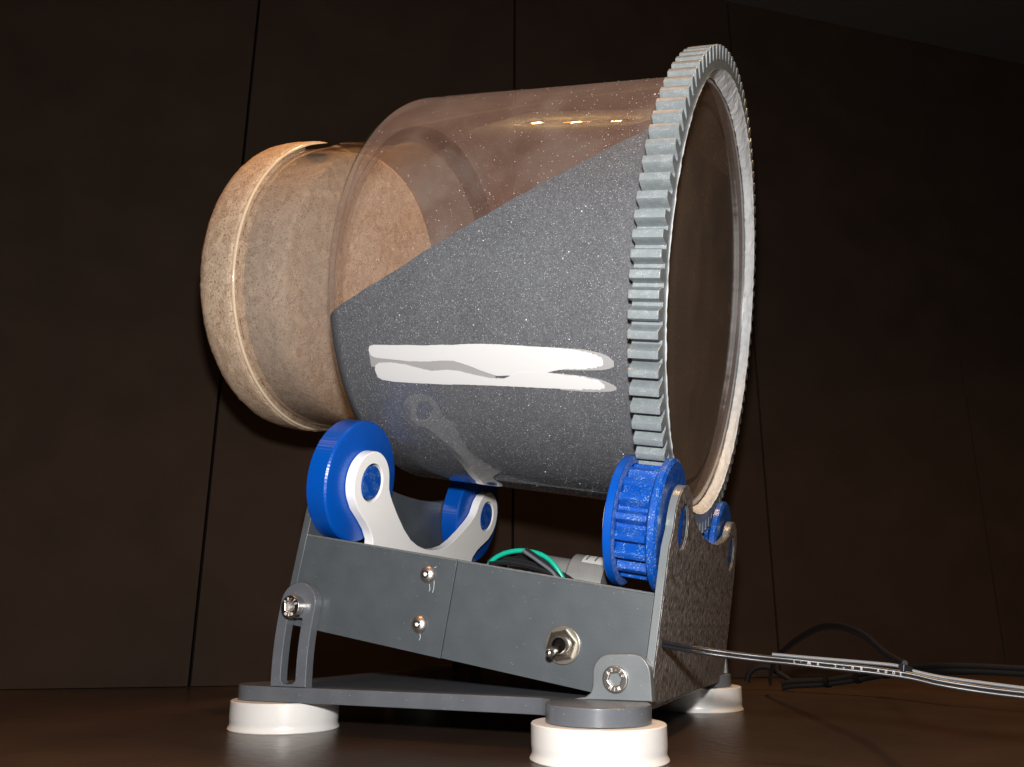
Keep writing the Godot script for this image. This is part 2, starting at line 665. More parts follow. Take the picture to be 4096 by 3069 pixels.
# ---------------------------------------------------------------- setting
func setting() -> void:
	var table := thing("table", "dark brown matt table top under the whole machine", "table", Transform3D())
	part(table, "table_top", built(func(b: MB): b.box(Vector3(-1.4, -0.03, -1.15), Vector3(1.6, 0.0, 0.32), 0.002)), M.table)
	var turn := deg_to_rad(15.3)
	var wall := Node3D.new()
	wall.name = "wall"
	wall.set_meta("kind", "structure")
	wall.transform = Transform3D(Basis(Vector3.UP, turn), Vector3(-0.2615, 0.0, -0.7195))
	add_child(wall)
	part(wall, "backing", built(func(b: MB): b.box(Vector3(-1.35, -0.3, -0.06), Vector3(1.9, 0.79, -0.018), 0.001)), M.dark)
	var panel := built(func(b: MB): b.box(Vector3(0.0013, 0.0005, -0.0175), Vector3(0.2712, 0.790, 0.0), 0.0001))
	for k in range(-4, 7):
		part(wall, "wall_panel", panel, M.wall, Transform3D(Basis(), Vector3(k * 0.2725, 0, 0)))
	var soffit := MeshInstance3D.new()
	soffit.name = "soffit"
	soffit.set_meta("kind", "structure")
	soffit.mesh = built(func(b: MB): b.box(Vector3(-1.35, 0.7905, -0.06), Vector3(1.9, 0.83, 0.24), 0.001))
	soffit.material_override = M.soffit
	soffit.transform = wall.transform
	add_child(soffit)


func ceiling_lamps() -> void:
	var fittings := [
		[Vector3(-0.2475, 1.5, -0.277), -0.86, Rect2(-0.194, -0.19, 0.34, 0.50), [Vector3(0, 0, 0), Vector3(-0.084, 0, 0), Vector3(0.084, 0, 0)], "pale rectangular ceiling fitting with three warm bulbs above the glass jar", 0.030, 0.42, Color(1.0, 0.68, 0.34), 0.01],
		[Vector3(-1.06, 1.5, -0.12), 0.75, Rect2(-0.05, -0.05, 0.1, 0.1), [Vector3(0, 0, 0)], "small square ceiling fitting with one warm bulb, left of the jar", 0.022, 0.06, Color(1.0, 0.7, 0.4), 0.01],
		[Vector3(0.50, 1.4, -0.46), 0.2, Rect2(-0.07, -0.07, 0.14, 0.14), [Vector3(0, 0, 0)], "small square ceiling fitting with one warm bulb, right of the machine", 0.035, 1.55, Color(1.0, 0.79, 0.55), 0.12],
	]
	for f in fittings:
		var t := thing("ceiling_lamp", f[4], "ceiling lamp", Transform3D(Basis(Vector3.UP, f[1]), f[0]))
		var s: Rect2 = f[2]
		part(t, "mounting_plate", built(func(b: MB): b.box(Vector3(s.position.x, 0.03, s.position.y), Vector3(s.end.x, 0.055, s.end.y), 0.003)), M.lamp_plate)
		var n := 0
		for p in f[3]:
			var r: float = f[5] * [1.0, 0.5, 0.3][n]
			var half: float = r - 0.006
			part(t, "bulb", built(func(b: MB):
				b.lathe([Vector2(-half - 0.006, 0.0), Vector2(-half - 0.004, 0.004), Vector2(-half, 0.006), Vector2(half, 0.006), Vector2(half + 0.004, 0.004), Vector2(half + 0.006, 0.0)], 0, 0, 20, 60.0)), M.bulb, Transform3D(Basis(), p))
			part(t, "socket", built(func(b: MB): b.lathe([Vector2(0.0, 0.0), Vector2(0.0, 0.012), Vector2(0.03, 0.012)].map(func(q): return Vector2(q.x, q.y)), p.x, p.z, 16, 38.0, "y")), M.lamp_plate, Transform3D(Basis(), Vector3(0, 0.0065, 0)))
			var l := OmniLight3D.new()
			l.name = "bulb_light"
			l.light_color = f[7]
			l.light_energy = f[6] * [1.0, 0.6, 0.25][n]
			l.light_size = f[8]
			l.omni_range = 8.0
			l.omni_attenuation = 2.0
			l.shadow_enabled = true
			l.position = p
			t.add_child(l, true)
			n += 1


# ---------------------------------------------------------------- the stand
func ear_plate(y_hole: float, half: float, r_ear: float, y_saddle: float, y_bottom: float, z_front: float, z_back: float) -> PackedVector2Array:
	# outline (z, y) of an end plate: two ears joined by a round saddle
	var mid := JZ
	var p := []
	p.append(Vector2(z_back, y_bottom))
	p.append(Vector2(z_front, y_bottom))
	p.append(Vector2(z_front, y_hole - 0.012))
	p.append_array(arc(mid + half, y_hole, r_ear, -8, 152, 22))
	# saddle: a circle round the jar's axis side, tangent-ish
	var zr := half - r_ear * cos(deg_to_rad(28)) 
	var yr := y_hole + r_ear * sin(deg_to_rad(28))
	var steps := 18
	for k in range(1, steps):
		var u := lerpf(1.0, -1.0, float(k) / steps)
		var s := 1.0 - pow(absf(u), 2.2)
		p.append(Vector2(mid + zr * u, lerpf(yr, y_saddle, s)))
	p.append_array(arc(mid - half, y_hole, r_ear, 28, 188, 22))
	p.append(Vector2(z_back, y_hole - 0.012))
	return PackedVector2Array(p)


func support(y_hole: float, half: float, r_boss: float, y_saddle: float) -> PackedVector2Array:
	# outline (z, y) of a U shaped roller support
	var p := []
	p.append(Vector2(JZ - 0.064, 0.0))
	p.append(Vector2(JZ + 0.064, 0.0))
	p.append(Vector2(JZ + 0.0640, 0.034))
	p.append(Vector2(JZ + 0.0655, 0.0405))
	p.append(Vector2(JZ + 0.0705, 0.0455))
	p.append(Vector2(JZ + 0.0772, 0.0498))
	p.append(Vector2(JZ + half + 0.0085, y_hole - r_boss * 0.92))
	p.append_array(arc(JZ + half, y_hole, r_boss, -50, 166, 26))
	var inner := [Vector2(0.0592, 0.0706), Vector2(0.0570, 0.0678), Vector2(0.0530, 0.0640), Vector2(0.0447, 0.0574), Vector2(0.0338, 0.0499), Vector2(0.024, 0.0448), Vector2(0.0141, y_saddle + 0.0013), Vector2(0.005, y_saddle + 0.0001)]
	for q in inner:
		p.append(Vector2(JZ + q.x, q.y))
	inner.reverse()
	for q in inner:
		p.append(Vector2(JZ - q.x, q.y))
	p.append_array(arc(JZ - half, y_hole, r_boss, 14, 230, 26))
	p.append(Vector2(JZ - half - 0.0085, y_hole - r_boss * 0.92))
	p.append(Vector2(JZ - 0.0772, 0.0498))
	p.append(Vector2(JZ - 0.0705, 0.0455))
	p.append(Vector2(JZ - 0.0655, 0.0405))
	p.append(Vector2(JZ - 0.0640, 0.034))
	return PackedVector2Array(p)


func letters_round(parent: Node, text: String, from_deg: float, step_deg: float, r: float, at: Vector3, place: Transform3D) -> void:
	var font := SystemFont.new()
	font.font_names = PackedStringArray(["Droid Sans"])
	for i in text.length():
		var tm := TextMesh.new()
		tm.font = font
		tm.text = text[i]
		tm.font_size = 16
		tm.pixel_size = 0.00011
		tm.depth = 0.0006
		var a := deg_to_rad(from_deg - step_deg * i)
		var turn := Basis(Vector3.BACK, a - PI / 2)
		part(parent, "raised_mark", tm, M.mark, place * Transform3D(turn, at + Vector3(cos(a) * r, sin(a) * r, 0)))


func bolt(parent: Node, place: Transform3D, at: Vector3, length: float, turn: float) -> void:
	var r := 0.0056
	var hex := PackedVector2Array()
	for k in 6:
		hex.append(Vector2(at.x + 0.0029 * cos(turn + TAU * k / 6), at.y + 0.0029 * sin(turn + TAU * k / 6)))
	var o := part(parent, "bolt", built(func(b: MB):
		b.extrude(circle(at.x, at.y, r, 40), [hex], at.z - length, at.z, "z", 0.0006)), M.steel, place)
	part(o, "socket", built(func(b: MB):
		b.lathe([Vector2(at.z - 0.0022, 0.0034), Vector2(at.z - 0.0028, 0.0017), Vector2(at.z - 0.0034, 0.0)], at.x, at.y, 24, 38.0, "z")), M.steel_satin)
	letters_round(o, "A2-70", 148, 29, 0.0039, at + Vector3(0, 0, 0.0001), Transform3D())
	letters_round(o, "NIM", 304, 27, 0.0039, at + Vector3(0, 0, 0.0001), Transform3D())


func stand() -> void:
	var t := thing("tumbler_stand", "grey printed roller stand with blue rollers, white feet and toggle switch", "machine", Transform3D(Basis(Vector3.UP, BASE_TURN), BASE_AT))
	var hf := 0.0139
	var tb := 0.00737
	var bf := -0.0195
	# feet
	for f in [[Vector2(0, 0), 0.0275, "white round foot, largest, under the pivot bracket"], [Vector2(-0.1781, -0.0313), 0.0275, "white round foot under the slotted bracket"], [Vector2(0, -0.2167), 0.0275, "white round foot behind the dark end plate"], [Vector2(-0.1781, -0.1850), 0.0275, ""]]:
		var r: float = f[1]
		part(t, "foot", built(func(b: MB):
			b.lathe([Vector2(0.0, 0.0), Vector2(0.0, r + 0.0003), Vector2(0.0004, r + 0.0006), Vector2(0.0011, r + 0.0004), Vector2(0.0022, r - 0.0003), Vector2(0.0035, r - 0.0003), Vector2(0.0050, r - 0.0001), Vector2(0.0060, r), Vector2(hf - 0.0004, r), Vector2(hf, r - 0.0004), Vector2(hf, 0.0)].map(func(q): return Vector2(q.x, q.y)), f[0].x, f[0].y, 72, 38.0, "y")), M.foot, Transform3D(), f[2])
	# base plate (x, z)
	var pl := []
	pl.append_array(arc(0, 0, 0.0216, 110, -60, 40))        # front right lobe, z positive is up in this outline
	pl.append(Vector2(0.0095, -0.03))
	pl.append(Vector2(0.0095, -0.185))
	pl.append_array(arc(0, -0.2167, 0.0216, 60, -150, 30))
	pl.append(Vector2(-0.13, -0.222))
	pl.append_array(arc(-0.172, -0.2117, 0.0214, -60, -220, 24))
	pl.append(Vector2(-0.189, -0.175))
	pl.append(Vector2(-0.191, -0.060))
	pl.append_array(arc(-0.1870, -0.0298, 0.0163, 225, 90, 18))
	pl.append(Vector2(-0.040, -0.0135))
	pl.append(Vector2(-0.0300, -0.0127))
	pl.append(Vector2(-0.0245, -0.0090))
	pl.append(Vector2(-0.0214, -0.0035))
	pl.append_array(arc(0, 0, 0.0216, 178, 115, 16))
	part(t, "base_plate", built(func(b: MB): b.extrude(PackedVector2Array(pl), [], hf + 0.0001, hf + tb, "y", 0.0005)), M.base)
	# pivot brackets, front and back
	var y0 := hf + tb
	var pb := [Vector2(-0.0150, y0), Vector2(0.0194, y0), Vector2(0.0191, 0.0330)]
	pb.append_array(arc(0.0114, 0.0326, 0.0076, 3, 88, 10))
	pb.append_array(arc(0.0019, 0.0319, 0.0081, 92, 178, 10))
	pb.append_array([Vector2(-0.0064, 0.0268), Vector2(-0.0074, 0.0240), Vector2(-0.0098, 0.0222)])
	part(t, "pivot_bracket", built(func(b: MB): b.extrude(PackedVector2Array(pb), [], bf, PZ, "z", 0.0006)), M.edge_grey)
	part(t, "pivot_bracket", built(func(b: MB): b.extrude(PackedVector2Array(pb), [], ZB - 0.0053, ZB - 0.0003, "z", 0.0006)), M.edge_grey)
	# slotted bracket, an arc about the pivot
	var sl := []
	for k in 21:
		var a := lerpf(deg_to_rad(183.0), deg_to_rad(169.3), k / 20.0)
		sl.append(Vector2(PIVOT.x + 0.1795 * cos(a), PIVOT.y + 0.1795 * sin(a)))
	var top_c := Vector2(PIVOT.x, PIVOT.y) + Vector2.from_angle(deg_to_rad(169.3)) * 0.16875
	for k in range(1, 16):
		var a := deg_to_rad(169.3 - 180.0 * k / 16.0)
		sl.append(top_c + Vector2.from_angle(a) * 0.01075)
	for k in 21:
		var a := lerpf(deg_to_rad(169.3), deg_to_rad(183.0), k / 20.0)
		sl.append(Vector2(PIVOT.x + 0.1580 * cos(a), PIVOT.y + 0.1580 * sin(a)))
	sl[0].y = y0
	sl[-1].y = y0
	var slot := []
	for k in 17:
		var a := lerpf(deg_to_rad(181.9), deg_to_rad(171.6), k / 16.0)
		slot.append(Vector2(PIVOT.x + 0.1732 * cos(a), PIVOT.y + 0.1732 * sin(a)))
	for k in 17:
		var a := lerpf(deg_to_rad(171.6), deg_to_rad(181.9), k / 16.0)
		slot.append(Vector2(PIVOT.x + 0.1646 * cos(a), PIVOT.y + 0.1646 * sin(a)))
	var rounded := []
	for k in slot.size():
		rounded.append(slot[k])
	rounded.append(slot[-1] + Vector2(-0.0012, -0.0012))
	rounded.append((slot[-1] + slot[0]) / 2 + Vector2(0, -0.0017))
	rounded.append(slot[0] + Vector2(0.0012, -0.0012))
	for zz in [[bf, PZ], [ZB - 0.0053, ZB - 0.0003]]:
		part(t, "slotted_bracket", built(func(b: MB): b.extrude(PackedVector2Array(sl), [PackedVector2Array(rounded)], zz[0], zz[1], "z", 0.0006)), M.base)
	# housing panels (in the tilted frame)
	var xi := XL + TP
	var seam := -0.0868
	part(t, "side_panel", built(func(b: MB): b.box(Vector3(xi + 0.0001, YB, ZF - 0.004), Vector3(seam - 0.0002, YT, ZF), 0.0002)), M.grey, TILTED)
	part(t, "side_panel", built(func(b: MB): b.box(Vector3(seam + 0.0002, YB + 0.0002, ZF - 0.004), Vector3(XR - TP - 0.0001, YT, ZF - 0.0001), 0.0002)), M.grey, TILTED)
	part(t, "back_panel", built(func(b: MB): b.box(Vector3(xi + 0.0001, YB, ZB), Vector3(XR - TP - 0.0001, YT, ZB + 0.004), 0.0005)), M.inside, TILTED)
	part(t, "floor_panel", built(func(b: MB): b.box(Vector3(xi + 0.0001, YB + 0.0004, ZB + 0.0042), Vector3(XR - TP - 0.0001, YB + 0.0034, ZF - 0.0042), 0.0003)), M.inside, TILTED)
	for e in [[xi + 0.0003, seam - 0.0004, ZF], [seam + 0.0004, XR - TP - 0.0003, ZF - 0.0001]]:  # paler glossy bead added along the panel tops for a glint line
		part(t, "glint_bead", built(func(b: MB):
			var pts := []
			for k in 60:
				var u := k / 59.0
				pts.append(Vector3(lerpf(e[0], e[1], u), YT - 0.0006 + 0.00008 * sin(k * 2.3), e[2] - 0.00012 + 0.00012 * sin(k * 1.7 + 1.0)))
			b.tube(PackedVector3Array(pts), 0.00055, 10)), M.bead, TILTED)
	# end plates
	var rp := ear_plate(0.0698, 0.0762, 0.0195, 0.0695, YB, ZF + 0.0001, ZB)
	part(t, "end_plate", built(func(b: MB): b.extrude(rp, [circle(JZ + 0.0762, 0.0698, 0.0108), circle(JZ - 0.0762, 0.0698, 0.0108)], XR - 0.0006, XR, "x", 0.0003)), M.end_plate, TILTED, "dark brushed outer face of the right end plate")
	part(t, "end_plate", built(func(b: MB): b.extrude(rp, [circle(JZ + 0.0762, 0.0698, 0.0108), circle(JZ - 0.0762, 0.0698, 0.0108)], XR - TP, XR - 0.0007, "x", 0.0003)), M.edge_grey, TILTED)
	var lp := ear_plate(0.0709, 0.0776, 0.0175, 0.0712, YB, ZF + 0.0001, ZB)
	part(t, "end_plate", built(func(b: MB): b.extrude(lp, [], XL, XL + TP, "x", 0.0004)), M.grey, TILTED)
	# pale upright strips standing in for flash-lit patches on the left end plate
	for z in [-0.083, -0.118]:
		part(t, "strip", built(func(b: MB): b.extrude(PackedVector2Array([Vector2(z - 0.002, -0.005), Vector2(z + 0.002, -0.005), Vector2(z + 0.002, 0.045), Vector2(z - 0.002, 0.045)]), [], XL + TP + 0.0001, XL + TP + 0.006, "x", 0.0003)), M.inside, TILTED)
	# white supports and rollers
	var wy := 0.0709
	var wh := 0.0776
	part(t, "roller_support", built(func(b: MB): b.extrude(support(wy, wh, 0.0174, 0.0408), [circle(JZ + wh, wy, 0.0105), circle(JZ - wh, wy, 0.0105)], -0.1633, -0.1573, "x", 0.0005)), M.white, TILTED)
	for s in [1, -1]:
		var z: float = JZ + wh * s
		var o := part(t, "roller", built(func(b: MB):
			b.lathe([Vector2(-0.1764, 0.004), Vector2(-0.1764, 0.0328), Vector2(-0.1758, 0.0336), Vector2(-0.1649, 0.0336), Vector2(-0.1639, 0.0328), Vector2(-0.1636, 0.0320), Vector2(-0.1636, 0.004)].map(func(q): return Vector2(q.x, q.y)), wy, z, 96, 30.0)), M.blue, TILTED)
		part(o, "axle", built(func(b: MB):
			b.lathe([Vector2(-0.1720, 0.0094), Vector2(-0.1581, 0.0094), Vector2(-0.1577, 0.0090), Vector2(-0.1577, 0.0)], wy, z, 40)), M.blue_worn)
	# pinions that carry and turn the gear
	var py := 0.0698
	var ph := 0.0762
	var pitch_r := 0.02523
	var teeth := 18
	for s in [1, -1]:
		var z: float = JZ + ph * s
		var toward := atan2(JY - py, JZ - z)          # angle of the jar's axis seen from the pinion
		var o := part(t, "pinion", built(func(b: MB):
			b.lathe([Vector2(GX0 - 0.0002, 0.004), Vector2(GX0 - 0.0002, 0.0224), Vector2(GX1 + 0.0004, 0.0224), Vector2(GX1 + 0.0004, 0.004)], py, z, 72, 30.0)), M.blue_worn, TILTED)
		for k in teeth:
			var a := toward + TAU * (k + 0.5 * 0.0) / teeth
			part(o, "tooth", built(func(b: MB): b.extrude(tooth_shape(0.0220, pitch_r, 0.0272, 0.0032, 0.0022, 0.0013, Vector2(z, py), a), [], GX0, GX1, "x", 0.0002)), M.blue_worn)
		part(o, "flange", built(func(b: MB):
			b.lathe([Vector2(-0.0151, 0.004), Vector2(-0.0151, 0.0305), Vector2(-0.0146, 0.031), Vector2(-0.0113, 0.031), Vector2(-0.0111, 0.0305), Vector2(-0.0111, 0.004)], py, z, 80, 30.0)), M.blue)
		part(o, "flange_face", built(func(b: MB):
			b.lathe([Vector2(-0.01108, 0.0306), Vector2(-0.0104, 0.0282), Vector2(-0.0104, 0.0275)], py, z, 80, 20.0)), M.blue_chalk)
		part(o, "flange", built(func(b: MB):
			b.lathe([Vector2(0.0041, 0.004), Vector2(0.0041, 0.0285), Vector2(0.0045, 0.0300), Vector2(0.0055, 0.0316), Vector2(0.0082, 0.0316), Vector2(0.0094, 0.0300), Vector2(0.0094, 0.004)], py, z, 80, 24.0)), M.blue_worn)
		part(o, "axle", built(func(b: MB):
			b.lathe([Vector2(0.0090, 0.0100), Vector2(XR - 0.0012, 0.0100), Vector2(XR - 0.0009, 0.0096), Vector2(XR - 0.0009, 0.0)], py, z, 40)), M.blue)
	# white support behind the front pinion
	part(t, "bearing_washer", built(func(b: MB):
		b.lathe([Vector2(-0.0187, 0.004), Vector2(-0.0187, 0.0192), Vector2(-0.0180, 0.0200), Vector2(-0.0158, 0.0202), Vector2(-0.0154, 0.0198), Vector2(-0.0154, 0.004)], py, JZ + ph, 56, 30.0)), M.white, TILTED)
	# motor
	var mo := part(t, "motor", built(func(b: MB):
		b.lathe([Vector2(-0.0735, 0.0), Vector2(-0.0735, 0.0118), Vector2(-0.0727, 0.0125), Vector2(-0.042, 0.0125), Vector2(-0.042, 0.0)], 0.0352, -0.062, 48)), M.motor, TILTED)
	part(mo, "gearbox", built(func(b: MB):
		b.lathe([Vector2(-0.0415, 0.0), Vector2(-0.0415, 0.0144), Vector2(-0.0405, 0.0155), Vector2(-0.0225, 0.0155), Vector2(-0.0225, 0.0)], 0.0352, -0.062, 48)), M.motor)
	part(mo, "label", built(func(b: MB):
		b.lathe([Vector2(-0.0350, 0.0157), Vector2(-0.0240, 0.0157)], 0.0352, -0.062, 16, 38.0, "x", deg_to_rad(48), deg_to_rad(84))), M.paper)
	for k in 2:
		part(mo, "print_line", built(func(b: MB):
			b.lathe([Vector2(-0.0335 + k * 0.0045, 0.0158), Vector2(-0.0328 + k * 0.0045, 0.0158)], 0.0352, -0.062, 10, 38.0, "x", deg_to_rad(56), deg_to_rad(80))), M.print_ink)
	part(mo, "end_cap", built(func(b: MB):
		b.lathe([Vector2(-0.080, 0.0), Vector2(-0.080, 0.0085), Vector2(-0.0736, 0.0085)], 0.0352, -0.062, 32)), M.dark)
	part(mo, "terminal", built(func(b: MB): b.box(Vector3(-0.0765, 0.0425, -0.0565), Vector3(-0.0735, 0.0448, -0.0535), 0.0003)), M.brass)
	# wires over the motor
	part(t, "green_wire", built(func(b: MB): b.tube(spline([Vector3(-0.0800, 0.0360, -0.040), Vector3(-0.0775, 0.0404, -0.040), Vector3(-0.0740, 0.0434, -0.040), Vector3(-0.0697, 0.0456, -0.040), Vector3(-0.0630, 0.0474, -0.040), Vector3(-0.0547, 0.0474, -0.040), Vector3(-0.0487, 0.0457, -0.040), Vector3(-0.0431, 0.0418, -0.040), Vector3(-0.0375, 0.035, -0.041)]), 0.0012, 10)), M.green_wire, TILTED)
	part(t, "grey_wire", built(func(b: MB): b.tube(spline([Vector3(-0.0610, 0.0475, -0.0375), Vector3(-0.0503, 0.0428, -0.0370), Vector3(-0.0434, 0.0392, -0.0370), Vector3(-0.039, 0.034, -0.037)]), 0.0009, 8)), M.grey_wire, TILTED)
	for w in [[Vector3(-0.0600, 0.0482, -0.0385), Vector3(-0.0500, 0.0437, -0.0382), Vector3(-0.0420, 0.0385, -0.0385), Vector3(-0.036, 0.033, -0.039)],
			[Vector3(-0.0780, 0.0385, -0.0385), Vector3(-0.0680, 0.0405, -0.0375), Vector3(-0.0560, 0.0408, -0.0375), Vector3(-0.0440, 0.0385, -0.0375)],
			[Vector3(-0.0815, 0.0375, -0.046), Vector3(-0.0800, 0.0410, -0.046), Vector3(-0.0680, 0.0425, -0.046), Vector3(-0.0520, 0.0410, -0.045), Vector3(-0.040, 0.0375, -0.044)],
			[Vector3(-0.0745, 0.0430, -0.050), Vector3(-0.0660, 0.0452, -0.049), Vector3(-0.0560, 0.0430, -0.047), Vector3(-0.040, 0.0390, -0.0435), Vector3(-0.033, 0.0360, -0.042)]]:
		part(t, "black_wire", built(func(b: MB): b.tube(spline(w), 0.0013, 8)), M.black_wire, TILTED)
	# button screws and bolts
	for c in [Vector2(-0.1014, 0.0286), Vector2(-0.1010, 0.0048)]:
		var o := part(t, "button_screw", built(func(b: MB):
			b.lathe([Vector2(ZF - 0.001, 0.0042), Vector2(ZF + 0.0004, 0.0042), Vector2(ZF + 0.0013, 0.0037), Vector2(ZF + 0.0021, 0.0027), Vector2(ZF + 0.0024, 0.0019), Vector2(ZF + 0.0025, 0.0016), Vector2(ZF + 0.0012, 0.0014), Vector2(ZF + 0.0006, 0.0)], c.x, c.y, 36, 45.0, "z")), M.steel_satin, TILTED)
		part(o, "socket_rim", built(func(b: MB):
			var hexa := circle(c.x, c.y, 0.0013, 6)
			b.extrude(circle(c.x, c.y, 0.0018, 24), [hexa], ZF + 0.0018, ZF + 0.0026, "z", 0.0001)), M.steel_bright)
	for g in [[Vector3(-0.0972, 0.0262, ZF + 0.0003), Vector3(-0.0968, 0.0228, ZF + 0.0003), Vector3(-0.0970, 0.0205, ZF + 0.0003)], [Vector3(-0.0995, 0.0242, ZF + 0.0003), Vector3(-0.0988, 0.0220, ZF + 0.0003), Vector3(-0.0990, 0.0208, ZF + 0.0003)], [Vector3(-0.0998, 0.0006, ZF + 0.0003), Vector3(-0.0992, -0.0010, ZF + 0.0003), Vector3(-0.0996, -0.0024, ZF + 0.0003)], [Vector3(-0.0985, 0.0322, ZF + 0.0003), Vector3(-0.0972, 0.0330, ZF + 0.0003)]]:
		part(t, "glue_strand", built(func(b: MB): b.tube(spline(g, 5), 0.00011, 6)), M.paint, TILTED)
	bolt(t, TILTED, Vector3(0, 0, PZ + 0.0016), 0.004, 0.3)
	bolt(t, TILTED, Vector3(-0.1695, 0.0013, PZ + 0.005), 0.0075, 0.75)
	# toggle switch
	var tc := Vector2(-0.0276, 0.0088)
	var sw := part(t, "toggle_switch", built(func(b: MB):
		b.extrude(circle(tc.x, tc.y, 0.0083, 56), [circle(tc.x, tc.y, 0.0038, 24)], ZF + 0.0001, ZF + 0.0010, "z", 0.0002)), M.nickel_rough, TILTED)
	part(sw, "nut", built(func(b: MB):
		var hexa := PackedVector2Array()
		for k in 6:
			hexa.append(tc + Vector2.from_angle(0.35 + TAU * k / 6) * 0.0072)
		b.extrude(hexa, [circle(tc.x, tc.y, 0.0037, 24)], ZF + 0.0011, ZF + 0.0031, "z", 0.0004)), M.nickel)
	part(sw, "bushing", built(func(b: MB):
		b.lathe([Vector2(ZF, 0.0040), Vector2(ZF + 0.0058, 0.0040), Vector2(ZF + 0.0062, 0.0037), Vector2(ZF + 0.0062, 0.0032), Vector2(ZF + 0.0050, 0.0031)], tc.x, tc.y, 32, 38.0, "z")), M.nickel)
	part(sw, "bushing_bore", built(func(b: MB):
		b.lathe([Vector2(ZF + 0.0050, 0.00305), Vector2(ZF + 0.0034, 0.0028), Vector2(ZF + 0.0032, 0.0)], tc.x, tc.y, 32, 38.0, "z")), M.dark)
	var la := Vector3(tc.x, tc.y - 0.0002, ZF + 0.003)
	var lb := Vector3(-0.0287, 0.0052, ZF + 0.0150)
	part(sw, "lever", built(func(b: MB):
		var d := (lb - la).normalized()
		var s := d.cross(Vector3.UP).normalized()
		var w := s.cross(d)
		var prof := [Vector2(0, 0.0012), Vector2(0.009, 0.0017), Vector2(0.0106, 0.0019), Vector2(0.0118, 0.0017), Vector2(0.0126, 0.0011), Vector2(0.0129, 0.0)]
		var bb := MB.new()
		bb.lathe(prof, 0, 0, 20, 50.0)
		var tr := Transform3D(Basis(d, w, s), la)
		for i in range(0, bb.v.size(), 3):
			b.tri(tr * bb.v[i], tr * bb.v[i + 1], tr * bb.v[i + 2], tr.basis * bb.n[i], tr.basis * bb.n[i + 1], tr.basis * bb.n[i + 2])), M.steel)


func tooth_shape(r0: float, rp: float, r1: float, w0: float, wp: float, w1: float, centre := Vector2.ZERO, a := 0.0) -> PackedVector2Array:
	# a tooth pointing along angle a (from z towards y) as (z, y)
	var out := PackedVector2Array()
	var rim := (r1 - rp)
	for q in [Vector2(r0, -w0), Vector2(lerpf(r0, rp, 0.5), -lerpf(w0, wp, 0.6)), Vector2(rp, -wp), Vector2(r1 - rim * 0.25, -lerpf(wp, w1, 0.62)), Vector2(r1 - rim * 0.04, -w1), Vector2(r1, -w1 * 0.6),
			Vector2(r1, w1 * 0.6), Vector2(r1 - rim * 0.04, w1), Vector2(r1 - rim * 0.25, lerpf(wp, w1, 0.62)), Vector2(rp, wp), Vector2(lerpf(r0, rp, 0.5), lerpf(w0, wp, 0.6)), Vector2(r0, w0)]:
		out.append(centre + Vector2(q.x * cos(a) - q.y * sin(a), q.x * sin(a) + q.y * cos(a)))
	return out


# ---------------------------------------------------------------- the jar
func jar_profile(shrink: float) -> Array:
	# (x, r) from the base end to the rim, run leftwards
	var p := [Vector2(GX1 - 0.0065, RB - shrink), Vector2(-0.06, RB - shrink), Vector2(-0.12, RB - shrink)]
	p.append_array(arc(-0.1765, 0.1115, 0.01455 - shrink, 90, 172, 14))
	p.append(Vector2(-0.1915 + shrink, 0.1085))
	p.append_array([Vector2(-0.1930 + shrink, 0.1052 - shrink * 0.5), Vector2(-0.1952 + shrink * 0.6, 0.1028 - shrink * 0.8), Vector2(-0.1990 + shrink * 0.3, 0.1016 - shrink), Vector2(-0.205, 0.1012 - shrink), Vector2(-0.24, 0.1014 - shrink), Vector2(-0.2722, 0.1018 - shrink)])
	return p


